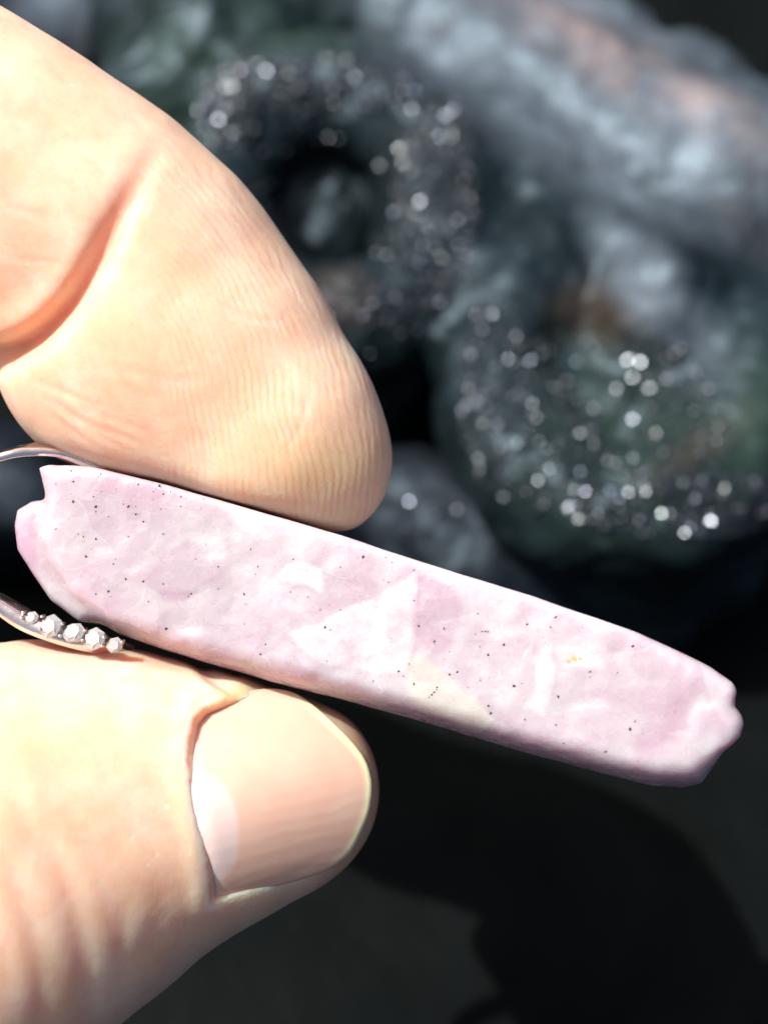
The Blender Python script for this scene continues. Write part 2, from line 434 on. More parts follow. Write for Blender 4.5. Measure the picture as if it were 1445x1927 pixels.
def make_hand():
    def chain(L):
        return [(P(a, b, z), r / PXMM * (DIST - z) / DIST) for a, b, r, z in L]
    index = chain([(495, 815, 226, -7.5), (436, 757, 238, -8), (382, 672, 246, -8), (312, 590, 255, -8), (252, 520, 262, -7.5), (160, 437, 262, -6.5), (65, 378, 266, -6), (-30, 322, 272, -5.5), (-150, 255, 276, -5)])
    index += [(np.array([-44.0, 30.0, -6.0]), 10.2), (np.array([-56.0, 33.5, -12.0]), 9.8), (np.array([-82.0, 33.0, -26.0]), 11.5)]
    idx_extra = chain([(598, 873, 138, -7), (330, 700, 258, -7.5), (250, 640, 262, -7)])
    thumb = chain([(528, 1487, 186, -6.5), (425, 1498, 224, -6.8), (290, 1510, 274, -6.5), (135, 1552, 338, -6), (0, 1605, 382, -4.5), (-140, 1670, 400, -2)])
    thumb += [(np.array([-48.0, -34.0, -2.0]), 11.8), (np.array([-66.0, -36.0, -8.0]), 12.8), (np.array([-88.0, -24.0, -24.0]), 15.0)]
    A = lambda *v: np.array(v, float)
    others = [
        [(A(-84, 32, -26), 11), (A(-118, 2, -42), 17), (A(-134, -8, -48), 18), (A(-175, -22, -60), 21)],
        [(A(-88, -22, -26), 15), (A(-118, -6, -42), 17)],
        [(A(-82, 33, -26), 11.5), (A(-90, -10, -30), 13)],
        [(A(-94, 28, -44), 11.5), (A(-64, 20, -52), 9.6), (A(-70, 0, -50), 8.8), (A(-84, -6, -44), 8)],
        [(A(-100, 20, -58), 11), (A(-72, 10, -66), 9.2), (A(-78, -8, -62), 8.4), (A(-92, -12, -54), 7.6)],
        [(A(-108, 10, -68), 10), (A(-86, -2, -74), 8), (A(-90, -16, -70), 7.2), (A(-102, -16, -62), 6.6)],
        [(A(-94, 28, -44), 11.5), (A(-118, 2, -46), 16)], [(A(-100, 20, -58), 11), (A(-120, 0, -52), 15)], [(A(-108, 10, -68), 10), (A(-122, -4, -56), 14)],
    ]
    CREASE = smooth_line([(318, 262), (288, 300), (255, 362), (215, 435), (180, 505), (140, 570), (85, 628), (30, 662), (-40, 690)])
    xs = axis_coords(-150, -31, 2, 4, 0.28, 2.2); ys = axis_coords(-62, -37, 36, 50, 0.28, 1.8); zs = axis_coords(-86, -10, 12, 16, 0.28, 2.0)
    tp = np.array([P(a, b, -3) for a, b in TOP]); bp = np.array([P(a, b, -3) for a, b in BOT])
    shape = (len(xs), len(ys), len(zs))
    Di = np.full(shape, 5.0, np.float32); Dt = np.full(shape, 5.0, np.float32)
    for (a, ra), (b, rb) in zip(index[:-1], index[1:]): add_cone(Di, xs, ys, zs, a, b, ra, rb, 1.2)
    for a, ra in idx_extra: add_cone(Di, xs, ys, zs, a, a, ra, ra, 1.5)
    for (a, ra), (b, rb) in zip(thumb[:-1], thumb[1:]): add_cone(Dt, xs, ys, zs, a, b, ra, rb, 2.0)
    # where the slab presses in, and the deep fold of the last finger joint
    i0 = int(np.searchsorted(xs, -34))
    X, Y, Z = [g.astype(np.float32) for g in np.meshgrid(xs[i0:], ys, zs, indexing='ij')]
    xz = X + np.float32(SHEAR[0]) * (Z + 3); yz = Y + np.float32(SHEAR[1]) * (Z + 3)
    yt = np.interp(xz, tp[:, 0], tp[:, 1]).astype(np.float32) + 0.12; yb = np.interp(xz, bp[:, 0], bp[:, 1]).astype(np.float32) - 0.12
    sub = Di[i0:]
    nz = (np.abs(sub) < 4) & (Y > 3) & (Z > -9)
    pn = np.stack([X[nz], Y[nz], Z[nz]], 1).astype(float)
    ld, fr, sd = line_d(to_px(pn), CREASE); ld = ld / PXMM
    amp = np.interp(fr, [0, 0.12, 0.35, 0.7, 1], [0.0, 0.25, 0.9, 2.1, 3.2])
    wd = np.where(sd > 0, 0.70, 0.95)
    sub[nz] += (amp * np.exp(-(ld / wd) ** 2) * np.clip((pn[:, 2] + 8) / 4, 0, 1)).astype(np.float32)
    Di[i0:] = smax(sub, (yt - yz) * 0.95, 1.4)
    Dt[i0:] = smax(Dt[i0:], (yz - yb) * 0.95, 1.6)
    D = np.minimum(Di, Dt)
    for ch in others:
        for (a, ra), (b, rb) in zip(ch[:-1], ch[1:]): add_cone(D, xs, ys, zs, a, b, ra, rb, 5.0)
    D[0] = D[:, 0] = D[:, -1] = 1; D[:, :, 0] = D[:, :, -1] = 1; D[-1] = 1
    V, F = surface_nets(D, xs, ys, zs)
    V = relax(V, F, 2, 0.5)
    N = normals(V, F)
    q = to_px(V)
    front = np.clip((N[:, 2] + 0.25) / 0.3, 0, 1)
    is_thumb = V[:, 1] < np.interp(V[:, 0], [-60, -26, 0, 30], [0, -3, -8, -16])
    # --- nail plate surface: a quadric fitted to the thumb under the nail outline
    ndist = poly_sd(q, NAIL)
    AX = np.array([0.97, -0.20]); AX /= np.linalg.norm(AX); AC = np.array([-AX[1], AX[0]]); C0 = np.array([520.0, 1500.0])
    def uw(qq):
        r = (qq - C0) / PXMM
        return r @ AX, r @ AC
    m = is_thumb & (ndist < -12) & (N[:, 2] > 0.1)
    u, w = uw(q[m])
    fit = lambda u, w: np.stack([np.ones_like(u), u, w, w * w, u * u], 1)
    co = np.linalg.lstsq(fit(u, w), V[m, 2], rcond=None)[0]
    co[3] = min(co[3], -0.070) * 1.22; co[0] += 0.30; co[4] = np.clip(co[4], -0.03, -0.012)
    def nail_z(qq):
        u, w = uw(qq); return fit(u, w) @ co
    # sink the nail bed, raise the folds of skin round it
    zt = nail_z(q)
    bed = is_thumb & (N[:, 2] > -0.1)
    dist_k = np.clip((q[:, 0] - 470) / 120, 0, 1)
    k = np.where(bed, np.clip((-5 + 12 * dist_k - ndist) / 10, 0, 1), 0)
    znew = np.minimum(V[:, 2], zt - 0.22)
    dz = (znew - V[:, 2]) * k
    ray = np.stack([V[:, 0], V[:, 1], V[:, 2] - DIST], 1); ray /= -ray[:, 2:3]
    V = V - ray * dz[:, None] * -1 if False else V + np.stack([-ray[:, 0], -ray[:, 1], np.ones(len(V))], 1) * 0 + np.stack([ray[:, 0] * -dz, ray[:, 1] * -dz, dz], 1)
    prox = np.clip((420 - q[:, 0]) / 60, 0, 1); low = np.clip((q[:, 1] - 1640) / 40, 0, 1) * np.clip((640 - q[:, 0]) / 100, 0, 1); up = np.clip((1345 - q[:, 1]) / 25, 0, 1) * np.clip((520 - q[:, 0]) / 60, 0, 1)
    fold = np.maximum(np.maximum(prox * 0.30, low * 0.08), up * 0.22) * np.where(bed & (ndist > 0), np.exp(-((ndist - 14) / 20) ** 2), 0)
    # wrinkles
    disp = fold.copy()
    def groove(pts, depth, width, mask):
        nonlocal disp
        ld, fr, sd = line_d(q, smooth_line(pts, 6))
        disp = disp - np.where(mask, depth * np.sin(np.clip(fr, 0.02, 0.98) * math.pi) ** 0.6 * (np.exp(-(ld / width) ** 2) - 0.35 * np.exp(-((ld - 2 * width) / width) ** 2)), 0)
    tm = is_thumb & (N[:, 2] > -0.3)
    groove([(-30, 1440), (0, 1466), (53, 1539), (105, 1613), (137, 1686), (158, 1771), (174, 1886), (172, 1990)], 0.10, 19, tm)
    groove([(-40, 1550), (0, 1608), (32, 1665), (63, 1755), (84, 1886), (80, 2000)], 0.09, 19, tm)
    groove([(238, 1690), (236, 1760), (226, 1860), (205, 1930)], 0.05, 16, tm)
    groove([(318, 1660), (296, 1740), (262, 1830)], 0.04, 18, tm)
    groove([(-40, 1700), (0, 1790), (20, 1900)], 0.05, 22, tm)
    groove([(352, 1230), (430, 1300), (470, 1300)], 0.25, 10, tm)
    im = (~is_thumb) & (N[:, 2] > -0.3)
    for pts, dp, wd in [([(70, 740), (150, 790), (250, 830), (300, 862)], 0.14, 6), ([(95, 720), (190, 778), (290, 818)], 0.12, 6), ([(110, 755), (180, 815), (262, 858)], 0.12, 5), ([(60, 715), (160, 752), (250, 790)], 0.10, 6), ([(85, 765), (140, 815), (215, 862)], 0.12, 5),
                        ([(395, 560), (450, 590), (520, 605), (545, 580)], 0.12, 6), ([(180, 690), (260, 700), (330, 715), (420, 700)], 0.10, 9), ([(585, 720), (570, 790), (540, 850)], 0.12, 6), ([(0, 385), (60, 400), (110, 412)], 0.12, 6), ([(20, 485), (70, 490), (115, 492)], 0.1, 5), ([(270, 620), (300, 650), (285, 690)], 0.1, 6)]:
        groove(pts, dp * 0.45, wd, im)
    disp += 0.07 * vnoise(V / 3.6, 3) * front + 0.008 * vnoise(V / 1.0, 4)
    V = V + N * disp[:, None]
    # --- attributes
    rc = np.array([-330.0, 930.0])
    rad = np.linalg.norm(q - rc, axis=1)
    phase = rad / 14.5 + 0.6 * vnoise(V / 6.0, 5)
    mask = np.where(~is_thumb, 1.0, 0.0) * np.clip((N[:, 2]) / 0.25, 0, 1) * np.interp(rad, [560, 720, 3000], [0.12, 1.0, 1.0]) * np.clip((q[:, 0] - 230) / 120, 0.0, 1)
    shade_flush = np.where(~is_thumb, np.exp(-(line_d(q, CREASE)[0] / 34) ** 2) * np.clip((q[:, 1] - 300) / 300, 0, 1), 0)  # orange of the shaded joint fold, painted into the skin colour
    shade_flush = np.maximum(shade_flush, np.where(is_thumb, np.clip((q[:, 0] - 560) / 110, 0, 1) * 0.9, 0))
    shade_flush = np.maximum(shade_flush, np.where(~is_thumb, np.exp(-((q[:, 0] - 260) / 240) ** 2 - ((q[:, 1] - 700) / 90) ** 2) * 0.45, 0))
    callus = np.where(~is_thumb, np.exp(-((q[:, 0] - 600) / 130) ** 2 - ((q[:, 1] - 880) / 70) ** 2) * 0.8, 0)
    callus = np.maximum(callus, np.where(is_thumb, np.exp(-(line_d(q, [(350, 1372), (400, 1325), (470, 1295)])[0] / 16) ** 2), 0))
    pale = np.where(is_thumb & (ndist > 0), np.exp(-((ndist - 5) / 8) ** 2) * np.clip((430 - q[:, 0]) / 40, 0, 1), 0)
    base = to_world(np.array([[-118.0, 2.0, -42.0]]))[0]
    root = empty('hand', base, 'bare hand pinching the pink crystal pendant between thumb and forefinger', 'hand')
    mesh_obj('skin', V, F, M_SKIN, root, dict(ridge_phase=phase, ridge_mask=mask, shade_flush=shade_flush, callus=callus, pale=pale))
    # --- nail plate with a thick free edge
    rings = 30; n = len(NAIL)
    cen = np.array([525.0, 1500.0]); qs = []; sc = list(np.linspace(0.04, 1.0, rings))
    for t in sc: qs.append(cen + (NAIL - cen) * t)
    Q = np.vstack(qs); zz = nail_z(Q) + 0.10
    eq = -poly_sd(Q, NAIL); dive = np.clip((34 - eq) / 34, 0, 1) ** 1.5 * np.maximum(np.clip((430 - Q[:, 0]) / 50, 0, 1), np.clip((Q[:, 1] - 1610) / 40, 0, 1) * np.clip((640 - Q[:, 0]) / 80, 0, 1))
    zz = zz - 0.32 * dive * np.where(Q[:, 1] > 1640, 0.5, 1.0)          # the plate runs in under its folds of skin
    top = np.array([P(a, b, z) for (a, b), z in zip(Q, zz)])
    edge = top[-n:].copy()
    r1 = np.array([P(*(cen + (NAIL[i] - cen) * 1.004), edge[i, 2] - 0.16) for i in range(n)])
    r2 = np.array([P(*(cen + (NAIL[i] - cen) * 0.985), edge[i, 2] - 0.62) for i in range(n)])
    under = top.copy()[: (rings - 2) * n]; under[:, 2] -= 0.62
    VV = np.vstack([top, r1, r2]); FF = []
    for r in range(rings + 1):
        for i in range(n):
            j = (i + 1) % n; FF.append((r * n + i, (r + 1) * n + i, (r + 1) * n + j, r * n + j))
    u0 = len(VV); VV = np.vstack([VV, under])
    for i in range(n):
        j = (i + 1) % n; FF.append(((rings + 1) * n + i, u0 + (rings - 3) * n + i, u0 + (rings - 3) * n + j, (rings + 1) * n + j))
        for r in range(rings - 3): FF.append((u0 + (r + 1) * n + i, u0 + r * n + i, u0 + r * n + j, u0 + (r + 1) * n + j))
    FF.append(tuple(range(n))); FF.append(tuple(u0 + i for i in range(n))[::-1])
    FF = [f[::-1] for f in FF]
    allq = to_px(VV)
    lun = smooth_line([(340, 1450), (400, 1462), (432, 1494), (446, 1530), (450, 1575), (448, 1610), (436, 1640), (400, 1668), (340, 1690)], 5)
    lsd = poly_sd(allq, lun); lunula = np.clip((4 - lsd) / 10, 0, 1) * 0.9
    ed = -poly_sd(allq, NAIL)
    distal = np.clip((allq[:, 0] - 540) / 60, 0, 1) * np.clip((1625 - allq[:, 1]) / 30, 0, 1)
    fe = np.clip((14 - ed) / 6, 0, 1) * distal
    u, w = uw(allq)
    mesh_obj('thumbnail', VV, FF, M_NAIL, root, dict(lunula=lunula, free_edge=fe, along=u / 14, across=w / 14 + 0.05 * u / 14))
make_hand()

# ------------------------------------------------------------------ pendant: stone, bail, gems
def make_pendant():
    base = to_world(np.array([P(700, 1180, -10)]))[0]
    root = empty('crystal_pendant', base, 'pale pink crystal slab pendant with silver bail held between finger and thumb', 'pendant')
    front_poly = [(88, 869), (70, 878), (74, 905), (82, 945), (70, 985), (67, 1020), (66, 1060), (86, 1098), (110, 1135)] + BOT[2:] + [(1335, 1484), (1352, 1450), (1368, 1418), (1397, 1388), (1405, 1362), (1401, 1346), (1389, 1328), (1393, 1300)] + TOP[1:][::-1]
    fp = np.array([P(a, b, zfront(a))[:2] for a, b in front_poly])
    left_poly = [(110, 935), (62, 938), (34, 955), (28, 985), (34, 1030), (58, 1068), (96, 1125), (150, 1165), (230, 1150), (230, 960)]
    lp = np.array([P(a, b, -3)[:2] for a, b in left_poly])
    h = 0.17
    xs = np.arange(-27.5, 28.5, h); ys = np.arange(-22.5, 5.2, h); zs = axis_coords(-27, -5.5, 8.0, 8.4, h, 0.8)
    D = np.empty((len(xs), len(ys), len(zs)), np.float32)
    # facets standing proud of the front face, each a tilted plane in px space
    tp = np.array([P(a, b, zfront(a))[:2] for a, b in TOP]); bp = np.array([P(a, b, zfront(a))[:2] for a, b in BOT])
    cellc = np.random.default_rng(11).uniform([-27, -22], [29, 6], (130, 2)); tilt = np.random.default_rng(12).normal(0, 0.022, (130, 2)); ofs = np.random.default_rng(13).normal(0, 0.022, 130)
    X, Y = np.meshgrid(xs, ys, indexing='ij'); xy = np.stack([X, Y], -1)
    wob = np.stack([vnoise(np.stack([X.ravel() / 2.2, Y.ravel() / 2.2, X.ravel() * 0], 1), s).reshape(X.shape) for s in (21, 22)], -1) * 0.9
    # the outline distance changes with depth only by the shear: sample it on a wide 2D grid
    gx = np.arange(-31, 33, 0.1); gy = np.arange(-26, 10, 0.1)
    G = np.stack(np.meshgrid(gx, gy, indexing='ij'), -1)
    def grid_of(poly): return poly_sd(G, poly)
    GA, GL = grid_of(fp), grid_of(lp)
    def samp(Gr, x, y):
        fx = np.clip((x - gx[0]) / 0.1, 0, len(gx) - 1.001); fy = np.clip((y - gy[0]) / 0.1, 0, len(gy) - 1.001)
        i = fx.astype(int); j = fy.astype(int); a = fx - i; b = fy - j
        return (Gr[i, j] * (1 - a) + Gr[i + 1, j] * a) * (1 - b) + (Gr[i, j + 1] * (1 - a) + Gr[i + 1, j + 1] * a) * b
    near = np.full(X.shape, 1e9); bump = np.zeros(X.shape)
    for c, t, o in zip(cellc, tilt, ofs):
        r = xy + wob - c; d = (r[..., 0] * 0.9) ** 2 + r[..., 1] ** 2; mm = d < near
        bump = np.where(mm, np.clip(o + r @ t, -0.28, 0.28), bump); near = np.where(mm, d, near)
    for _ in range(5):
        bump = (bump + np.roll(bump, 1, 0) + np.roll(bump, -1, 0) + np.roll(bump, 1, 1) + np.roll(bump, -1, 1)) / 5
    zf = 4.5 * np.clip((X / (1 - np.clip(X, 0, 30) * 0.002) * PXMM + CX - 560) / 840, -0.15, 1.1)
    ymid = np.interp(X, bp[:, 0], bp[:, 1])
    edge_k = np.clip((Y - ymid) / 3.0, 0, 1)
    kf = 0.45 + 3.6 * (1 - edge_k) + 1.2 * np.clip((X - 16) / 8, 0, 1) + 0.8 * np.clip((-19 - X) / 4, 0, 1)
    ztop = np.interp(X, tp[:, 0], tp[:, 1])
    bump = bump * np.clip((ztop - Y) / 1.2, 0.15, 1)
    rough_e = vnoise(np.stack([X.ravel() / 1.6, Y.ravel() / 1.6, X.ravel() * 0], 1), 23).reshape(X.shape) * 0.16 * np.maximum(np.clip((-21 - X) / 2, 0, 1), np.clip((X - 21) / 2, 0.15, 1))
    for k in range(len(zs)):
        z = zs[k]
        dx = SHEAR[0] * -(z - zf); dy = SHEAR[1] * -(z - zf)
        x = X - dx; y = Y - dy
        a = samp(GA, x, y) + rough_e
        fz = z - zf - bump; bz = -26 + 0.15 * X * 0 - z
        d = smax(a, fz, kf); d = smax(d, bz + 1.0, 2.0)
        l = smax(samp(GL, x, y), np.maximum(z - (-1.6), -12 - z), 1.2)
        D[:, :, k] = smin(d, l, 0.7)
    V, F = surface_nets(D, xs, ys, zs)
    V = relax(V, F, 1, 0.4)
    q = to_px(V); N = normals(V, F)
    fr = np.clip((N[:, 2] - 0.1) / 0.3, 0, 1)
    attr = {k: np.zeros(len(V)) for k in ('pink', 'milky', 'cream')}
    disp = np.zeros(len(V))
    W2 = np.stack([vnoise(V / 1.3, 31), vnoise(V / 1.3, 32)], 1) * 9
    def patch(kind, pts, amt, soft, lift=0.0):
        nonlocal disp
        soft = soft * 1.3; sd = poly_sd(q + W2, pts); k = np.clip((soft * 0.5 - sd) / soft, 0, 1) * fr * np.clip(1.0 + sd / 260, 0.75, 1)
        if kind: attr[kind] = np.maximum(attr[kind], k * amt)
        disp = disp + k * lift * 0.22
    patch('pink', [(232, 1085), (300, 1045), (345, 1020), (410, 1055), (415, 1080), (370, 1112), (300, 1116)], 0.30, 7, 0.16)
    patch('pink', [(295, 1112), (375, 1110), (350, 1135), (310, 1132)], 0.65, 9, -0.2)  # pink shadow below the flake, painted into the colour
    patch('milky', [(290, 1040), (340, 1010), (420, 1000), (425, 1040), (350, 1020)], 0.7, 8)
    patch('milky', [(520, 1085), (556, 1060), (612, 1082), (606, 1112), (560, 1100)], 1.0, 5, 0.18)
    patch('milky', [(470, 1095), (520, 1075), (560, 1110), (600, 1120), (560, 1150), (500, 1140)], 0.5, 10, -0.1)
    patch('pink', [(495, 1110), (550, 1105), (560, 1150), (505, 1155)], 0.32, 14)
    patch('pink', [(640, 1080), (700, 1070), (720, 1140), (670, 1150)], 0.28, 16)
    patch('milky', [(540, 1200), (620, 1165), (720, 1120), (785, 1080), (782, 1200), (765, 1262), (700, 1270), (600, 1250)], 0.75, 7, 0.20)
    patch('milky', [(660, 1230), (720, 1180), (755, 1170), (740, 1200), (690, 1240)], 1.0, 4, 0.1)
    patch('pink', [(782, 1068), (840, 1080), (872, 1150), (850, 1205), (815, 1228), (785, 1205)], 0.5, 10, -0.12)
    patch('pink', [(725, 1105), (780, 1065), (785, 1120), (740, 1130)], 0.4, 10)
    patch('milky', [(850, 1085), (990, 1120), (1045, 1150), (1030, 1215), (930, 1205), (880, 1150)], 0.55, 12)
    patch('cream', [(765, 1240), (800, 1235), (870, 1290), (930, 1355), (900, 1375), (820, 1345), (762, 1310)], 0.75, 9, 0.1)
    patch('milky', [(1015, 1225), (1040, 1215), (1040, 1280), (1020, 1340), (995, 1330)], 0.95, 6, 0.12)
    patch('milky', [(1050, 1225), (1100, 1210), (1150, 1222), (1130, 1255), (1060, 1262)], 0.9, 12, 0.1)
    patch('cream', [(1060, 1235), (1105, 1228), (1100, 1250), (1068, 1252)], 0.6, 12)
    patch('milky', [(750, 1030), (800, 1055), (870, 1085), (850, 1100), (790, 1085)], 0.8, 6, 0.08)
    patch('pink', [(1190, 1390), (1230, 1370), (1270, 1300), (1300, 1300), (1290, 1350), (1250, 1410), (1210, 1425)], 0.75, 26, -0.15)
    patch('pink', [(1130, 1300), (1200, 1260), (1260, 1280), (1220, 1350), (1150, 1370)], 0.25, 40)
    patch('pink', [(1345, 1330), (1400, 1340), (1400, 1400), (1360, 1410)], 0.45, 14)
    patch('pink', [(90, 1085), (170, 1045), (215, 1060), (180, 1090), (130, 1110)], 0.3, 12)
    patch('pink', [(120, 1120), (190, 1080), (240, 1130), (200, 1170)], 0.28, 18)
    patch('pink', [(1180, 1370), (1110, 1420), (1000, 1400), (900, 1360), (960, 1350), (1080, 1380)], 0.25, 30)
    back_left = np.clip((75 - q[:, 0]) / 10, 0, 1) * np.clip((q[:, 1] - 935) / 10, 0, 1)
    attr['pink'] = np.maximum(attr['pink'], back_left * np.clip((q[:, 1] - 960) / 60, 0.25, 0.8))
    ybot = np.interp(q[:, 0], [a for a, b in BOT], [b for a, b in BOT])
    shade_pink = np.clip(1 - (ybot - q[:, 1] + 10 * vnoise(V / 2.0, 44)) / 42, 0, 1) * np.clip((q[:, 0] - 180) / 100, 0, 1)
    attr['pink'] = np.maximum(attr['pink'], shade_pink * 0.75 * (1 - attr['cream'] * 0.6))      # shaded lower edge painted in pink, over some of the crystal's own tint
    disp += 0.03 * vnoise(V / 1.1, 41) * fr + 0.012 * vnoise(V / 0.45, 42) * fr
    V = V + N * disp[:, None]
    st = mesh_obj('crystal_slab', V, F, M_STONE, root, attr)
    st['label'] = 'pale pink milky crystal slab with black specks'
    # ---- black mineral specks and one ochre spot, sitting in the front face
    ff = np.nonzero((N[:, 2] > 0.25))[0]; qf = to_px(V[ff])
    specks = [(132, 878), (134, 883), (168, 890), (190, 895), (188, 898), (136, 910), (138, 930), (139, 942), (142, 952), (104, 913), (176, 935), (178, 955), (179, 960), (245, 918), (262, 914), (288, 928), (291, 923), (290, 940), (302, 913), (303, 916), (310, 928), (322, 925), (342, 934), (380, 938), (378, 960), (232, 948), (244, 952), (258, 956), (260, 966), (256, 968), (217, 993), (165, 1048), (147, 1009), (158, 1012), (213, 1060), (80, 1010), (108, 995), (175, 1033), (243, 1010),
              (412, 1067), (487, 1067), (520, 1065), (554, 1055), (725, 1093), (727, 1095), (738, 1072), (740, 1056), (356, 1120), (360, 1118), (300, 1180), (315, 1186), (345, 1180), (510, 1180), (487, 1188), (460, 1140), (470, 1141), (620, 1140), (637, 1145), (895, 1155), (904, 1186), (917, 1188), (916, 1186), (990, 1177), (902, 1218), (1025, 1210), (1031, 1215), (1048, 1158), (1035, 1180), (848, 1270), (857, 1267), (906, 1282), (921, 1277), (818, 1290), (812, 1305), (820, 1300), (809, 1312), (826, 1297), (815, 1302), (760, 1270), (770, 1250), (780, 1285), (834, 1241), (820, 1208), (818, 1213), (921, 1327), (925, 1345), (966, 1290), (1186, 1373), (1197, 1432), (1140, 1415), (1047, 1312), (1164, 1264), (1190, 1218), (1195, 1217), (1110, 1260)]
    extra = [(random.uniform(140, 1250), 0) for _ in range(60)]
    for k, (x, _) in enumerate(extra):
        yt = np.interp(x, [a for a, b in TOP], [b for a, b in TOP]); yb = np.interp(x, [a for a, b in BOT], [b for a, b in BOT])
        specks.append((x, random.uniform(yt + 15, yb - 40)))
    def blob(px, py, r, out_v, out_f, sx=1.0):
        i = ff[np.argmin(((qf - (px, py)) ** 2).sum(1))]
        c = V[i]; nrm = N[i]; t1 = np.cross(nrm, [0, 1, 0.2]); t1 /= np.linalg.norm(t1); t2 = np.cross(nrm, t1)
        a0 = random.uniform(0, 6.3); nn = 6; b0 = len(out_v)
        st = random.uniform(0.5, 1.0); an = random.uniform(0, 3.14)
        for ring, hh in ((1.0, -0.03), (0.6, 0.025)):
            for j in range(nn):
                a = a0 + j / nn * 6.283; rr = r * ring * random.uniform(0.6, 1.2)
                e1 = math.cos(a) * rr * sx; e2 = math.sin(a) * rr * st
                f1 = e1 * math.cos(an) - e2 * math.sin(an); f2 = e1 * math.sin(an) + e2 * math.cos(an)
                out_v.append(c + t1 * f1 + t2 * f2 + nrm * hh)
        for j in range(nn):
            k = (j + 1) % nn; out_f.append((b0 + j, b0 + k, b0 + nn + k, b0 + nn + j))
        out_f.append(tuple(b0 + nn + j for j in range(nn)))
    sv, sf = [], []
    for (a, b) in specks:
        blob(a + random.uniform(-2, 2), b + random.uniform(-2, 2), random.choice([0.05, 0.07, 0.09, 0.12, 0.16]), sv, sf)
    o = mesh_obj('mineral_specks', np.array(sv), sf, M_SPECK, root, smooth=False); o['kind'] = 'stuff'
    sv, sf = [], []
    for a, b, r in ((1080, 1241, 0.22), (1072, 1243, 0.14), (1090, 1238, 0.13), (157, 1018, 0.10), (178, 1036, 0.07), (700, 1098, 0.06)):
        blob(a, b, r, sv, sf, 1.5)
    o = mesh_obj('ochre_specks', np.array(sv), sf, M_OCHRE, root, smooth=False); o['kind'] = 'stuff'
    # ---- bail: one band of silver bent into a loop, its two ends gripping the slab
    path = smooth_line([(262, 893, -5), (215, 880, -5), (168, 862, -4.6), (120, 846, -4.2), (70, 845, -3.8), (20, 854, -3.4), (-60, 884, -3), (-140, 930, -3), (-178, 990, -3), (-150, 1050, -3), (-70, 1100, -3), (0, 1136, -3), (55, 1170, -3), (110, 1192, -3), (165, 1208, -3.6), (215, 1221, -5.2), (245, 1229, -7)], 8)
    ctr = np.array([P(*c) for c in path]); n = len(ctr)
    tan = np.gradient(ctr, axis=0); tan[:, 2] = 0; tan /= np.linalg.norm(tan, axis=1, keepdims=True)
    nrm = np.stack([-tan[:, 1], tan[:, 0], tan[:, 0] * 0], 1)
    th = np.interp(np.arange(n) / n, [0, 0.3, 0.55, 0.72, 0.9, 1], [0.36, 0.36, 0.38, 0.62, 0.62, 0.45])       # half thickness, mm
    wd = np.interp(np.arange(n) / n, [0, 0.35, 0.6, 1], [1.3, 1.5, 1.6, 1.5])
    sec = []
    for a in np.linspace(0, 2 * math.pi, 20, endpoint=False):
        ca, sa = math.cos(a), math.sin(a); e = 0.35
        sec.append((math.copysign(abs(ca) ** e, ca), math.copysign(abs(sa) ** e, sa)))
    BV = []; BF = []
    for i in range(n):
        lean = 0.60 * max(0.0, 1 - i / (n * 0.45))
        for a, b in sec: BV.append(ctr[i] + nrm[i] * a * th[i] + np.array([0, 0, 1.0]) * b * wd[i] + np.array([0, 1.0, 0]) * lean * (-b))
    ns = len(sec)
    for i in range(n - 1):
        for j in range(ns):
            k = (j + 1) % ns; BF.append((i * ns + j, i * ns + k, (i + 1) * ns + k, (i + 1) * ns + j))
    BF.append(tuple(range(ns))[::-1]); BF.append(tuple((n - 1) * ns + j for j in range(ns)))
    bail = mesh_obj('bail', np.array(BV), BF, M_METAL, root)
    # cut gems set in the front rim of the lower arm
    for (a, b, r, ang) in ((60, 1163, 0.52, 0.3), (97, 1179, 0.88, 0.55), (140, 1191, 0.80, 0.2), (179, 1203, 0.84, 0.7), (217, 1214, 0.60, 0.4)):
        c = P(a, b, -1.45)
        GV = []; GF = []
        ax = SUN_C + np.array([0, 0, 1.0]); ax = ax / np.linalg.norm(ax) + rng.normal(0, 0.16, 3) + np.array([0, 0, 0.35]); ax /= np.linalg.norm(ax)
        t1 = np.cross([0, 1, 0], ax); t1 /= np.linalg.norm(t1); TL = np.stack([t1, np.cross(ax, t1), ax], 1)
        prof = [(0.80, -0.5), (1.0, 0.05), (0.98, 0.14), (0.62, 0.42)]
        for rr, zz in prof:
            for j in range(8):
                t = ang + j * math.pi / 4 + (math.pi / 8 if rr < 0.9 and zz > 0 else 0)
                GV.append(c + TL @ np.array([math.cos(t) * rr * r * (1.15, 0.92)[j % 2], math.sin(t) * rr * r * (0.82, 1.0)[j % 2], zz * r * 1.2]))
        for k in range(3):
            for j in range(8):
                GF.append((k * 8 + j, k * 8 + (j + 1) % 8, (k + 1) * 8 + (j + 1) % 8, (k + 1) * 8 + j))
        GF.append(tuple(24 + j for j in range(8)))
        gm = mesh_obj('gem', np.array(GV), GF, M_GEM, bail, smooth=False)
    PV = []; PF = []
    for (a, b) in ((80, 1160), (76, 1182), (118, 1174), (114, 1196), (160, 1186), (156, 1204), (197, 1199), (193, 1215), (230, 1208), (45, 1152), (42, 1162)):
        c = P(a, b, -1.2); b0 = len(PV)
        for zz, rr in ((-0.7, 0.13), (0.15, 0.13), (0.3, 0.07)):
            for j in range(6): PV.append(c + np.array([math.cos(j * 1.047) * rr, math.sin(j * 1.047) * rr, zz]))
        for k in range(2):
            for j in range(6): PF.append((b0 + k * 6 + j, b0 + k * 6 + (j + 1) % 6, b0 + (k + 1) * 6 + (j + 1) % 6, b0 + (k + 1) * 6 + j))
        PF.append(tuple(b0 + 12 + j for j in range(6)))
    mesh_obj('prongs', np.array(PV), PF, M_METAL, bail)['kind'] = 'stuff'
make_pendant()

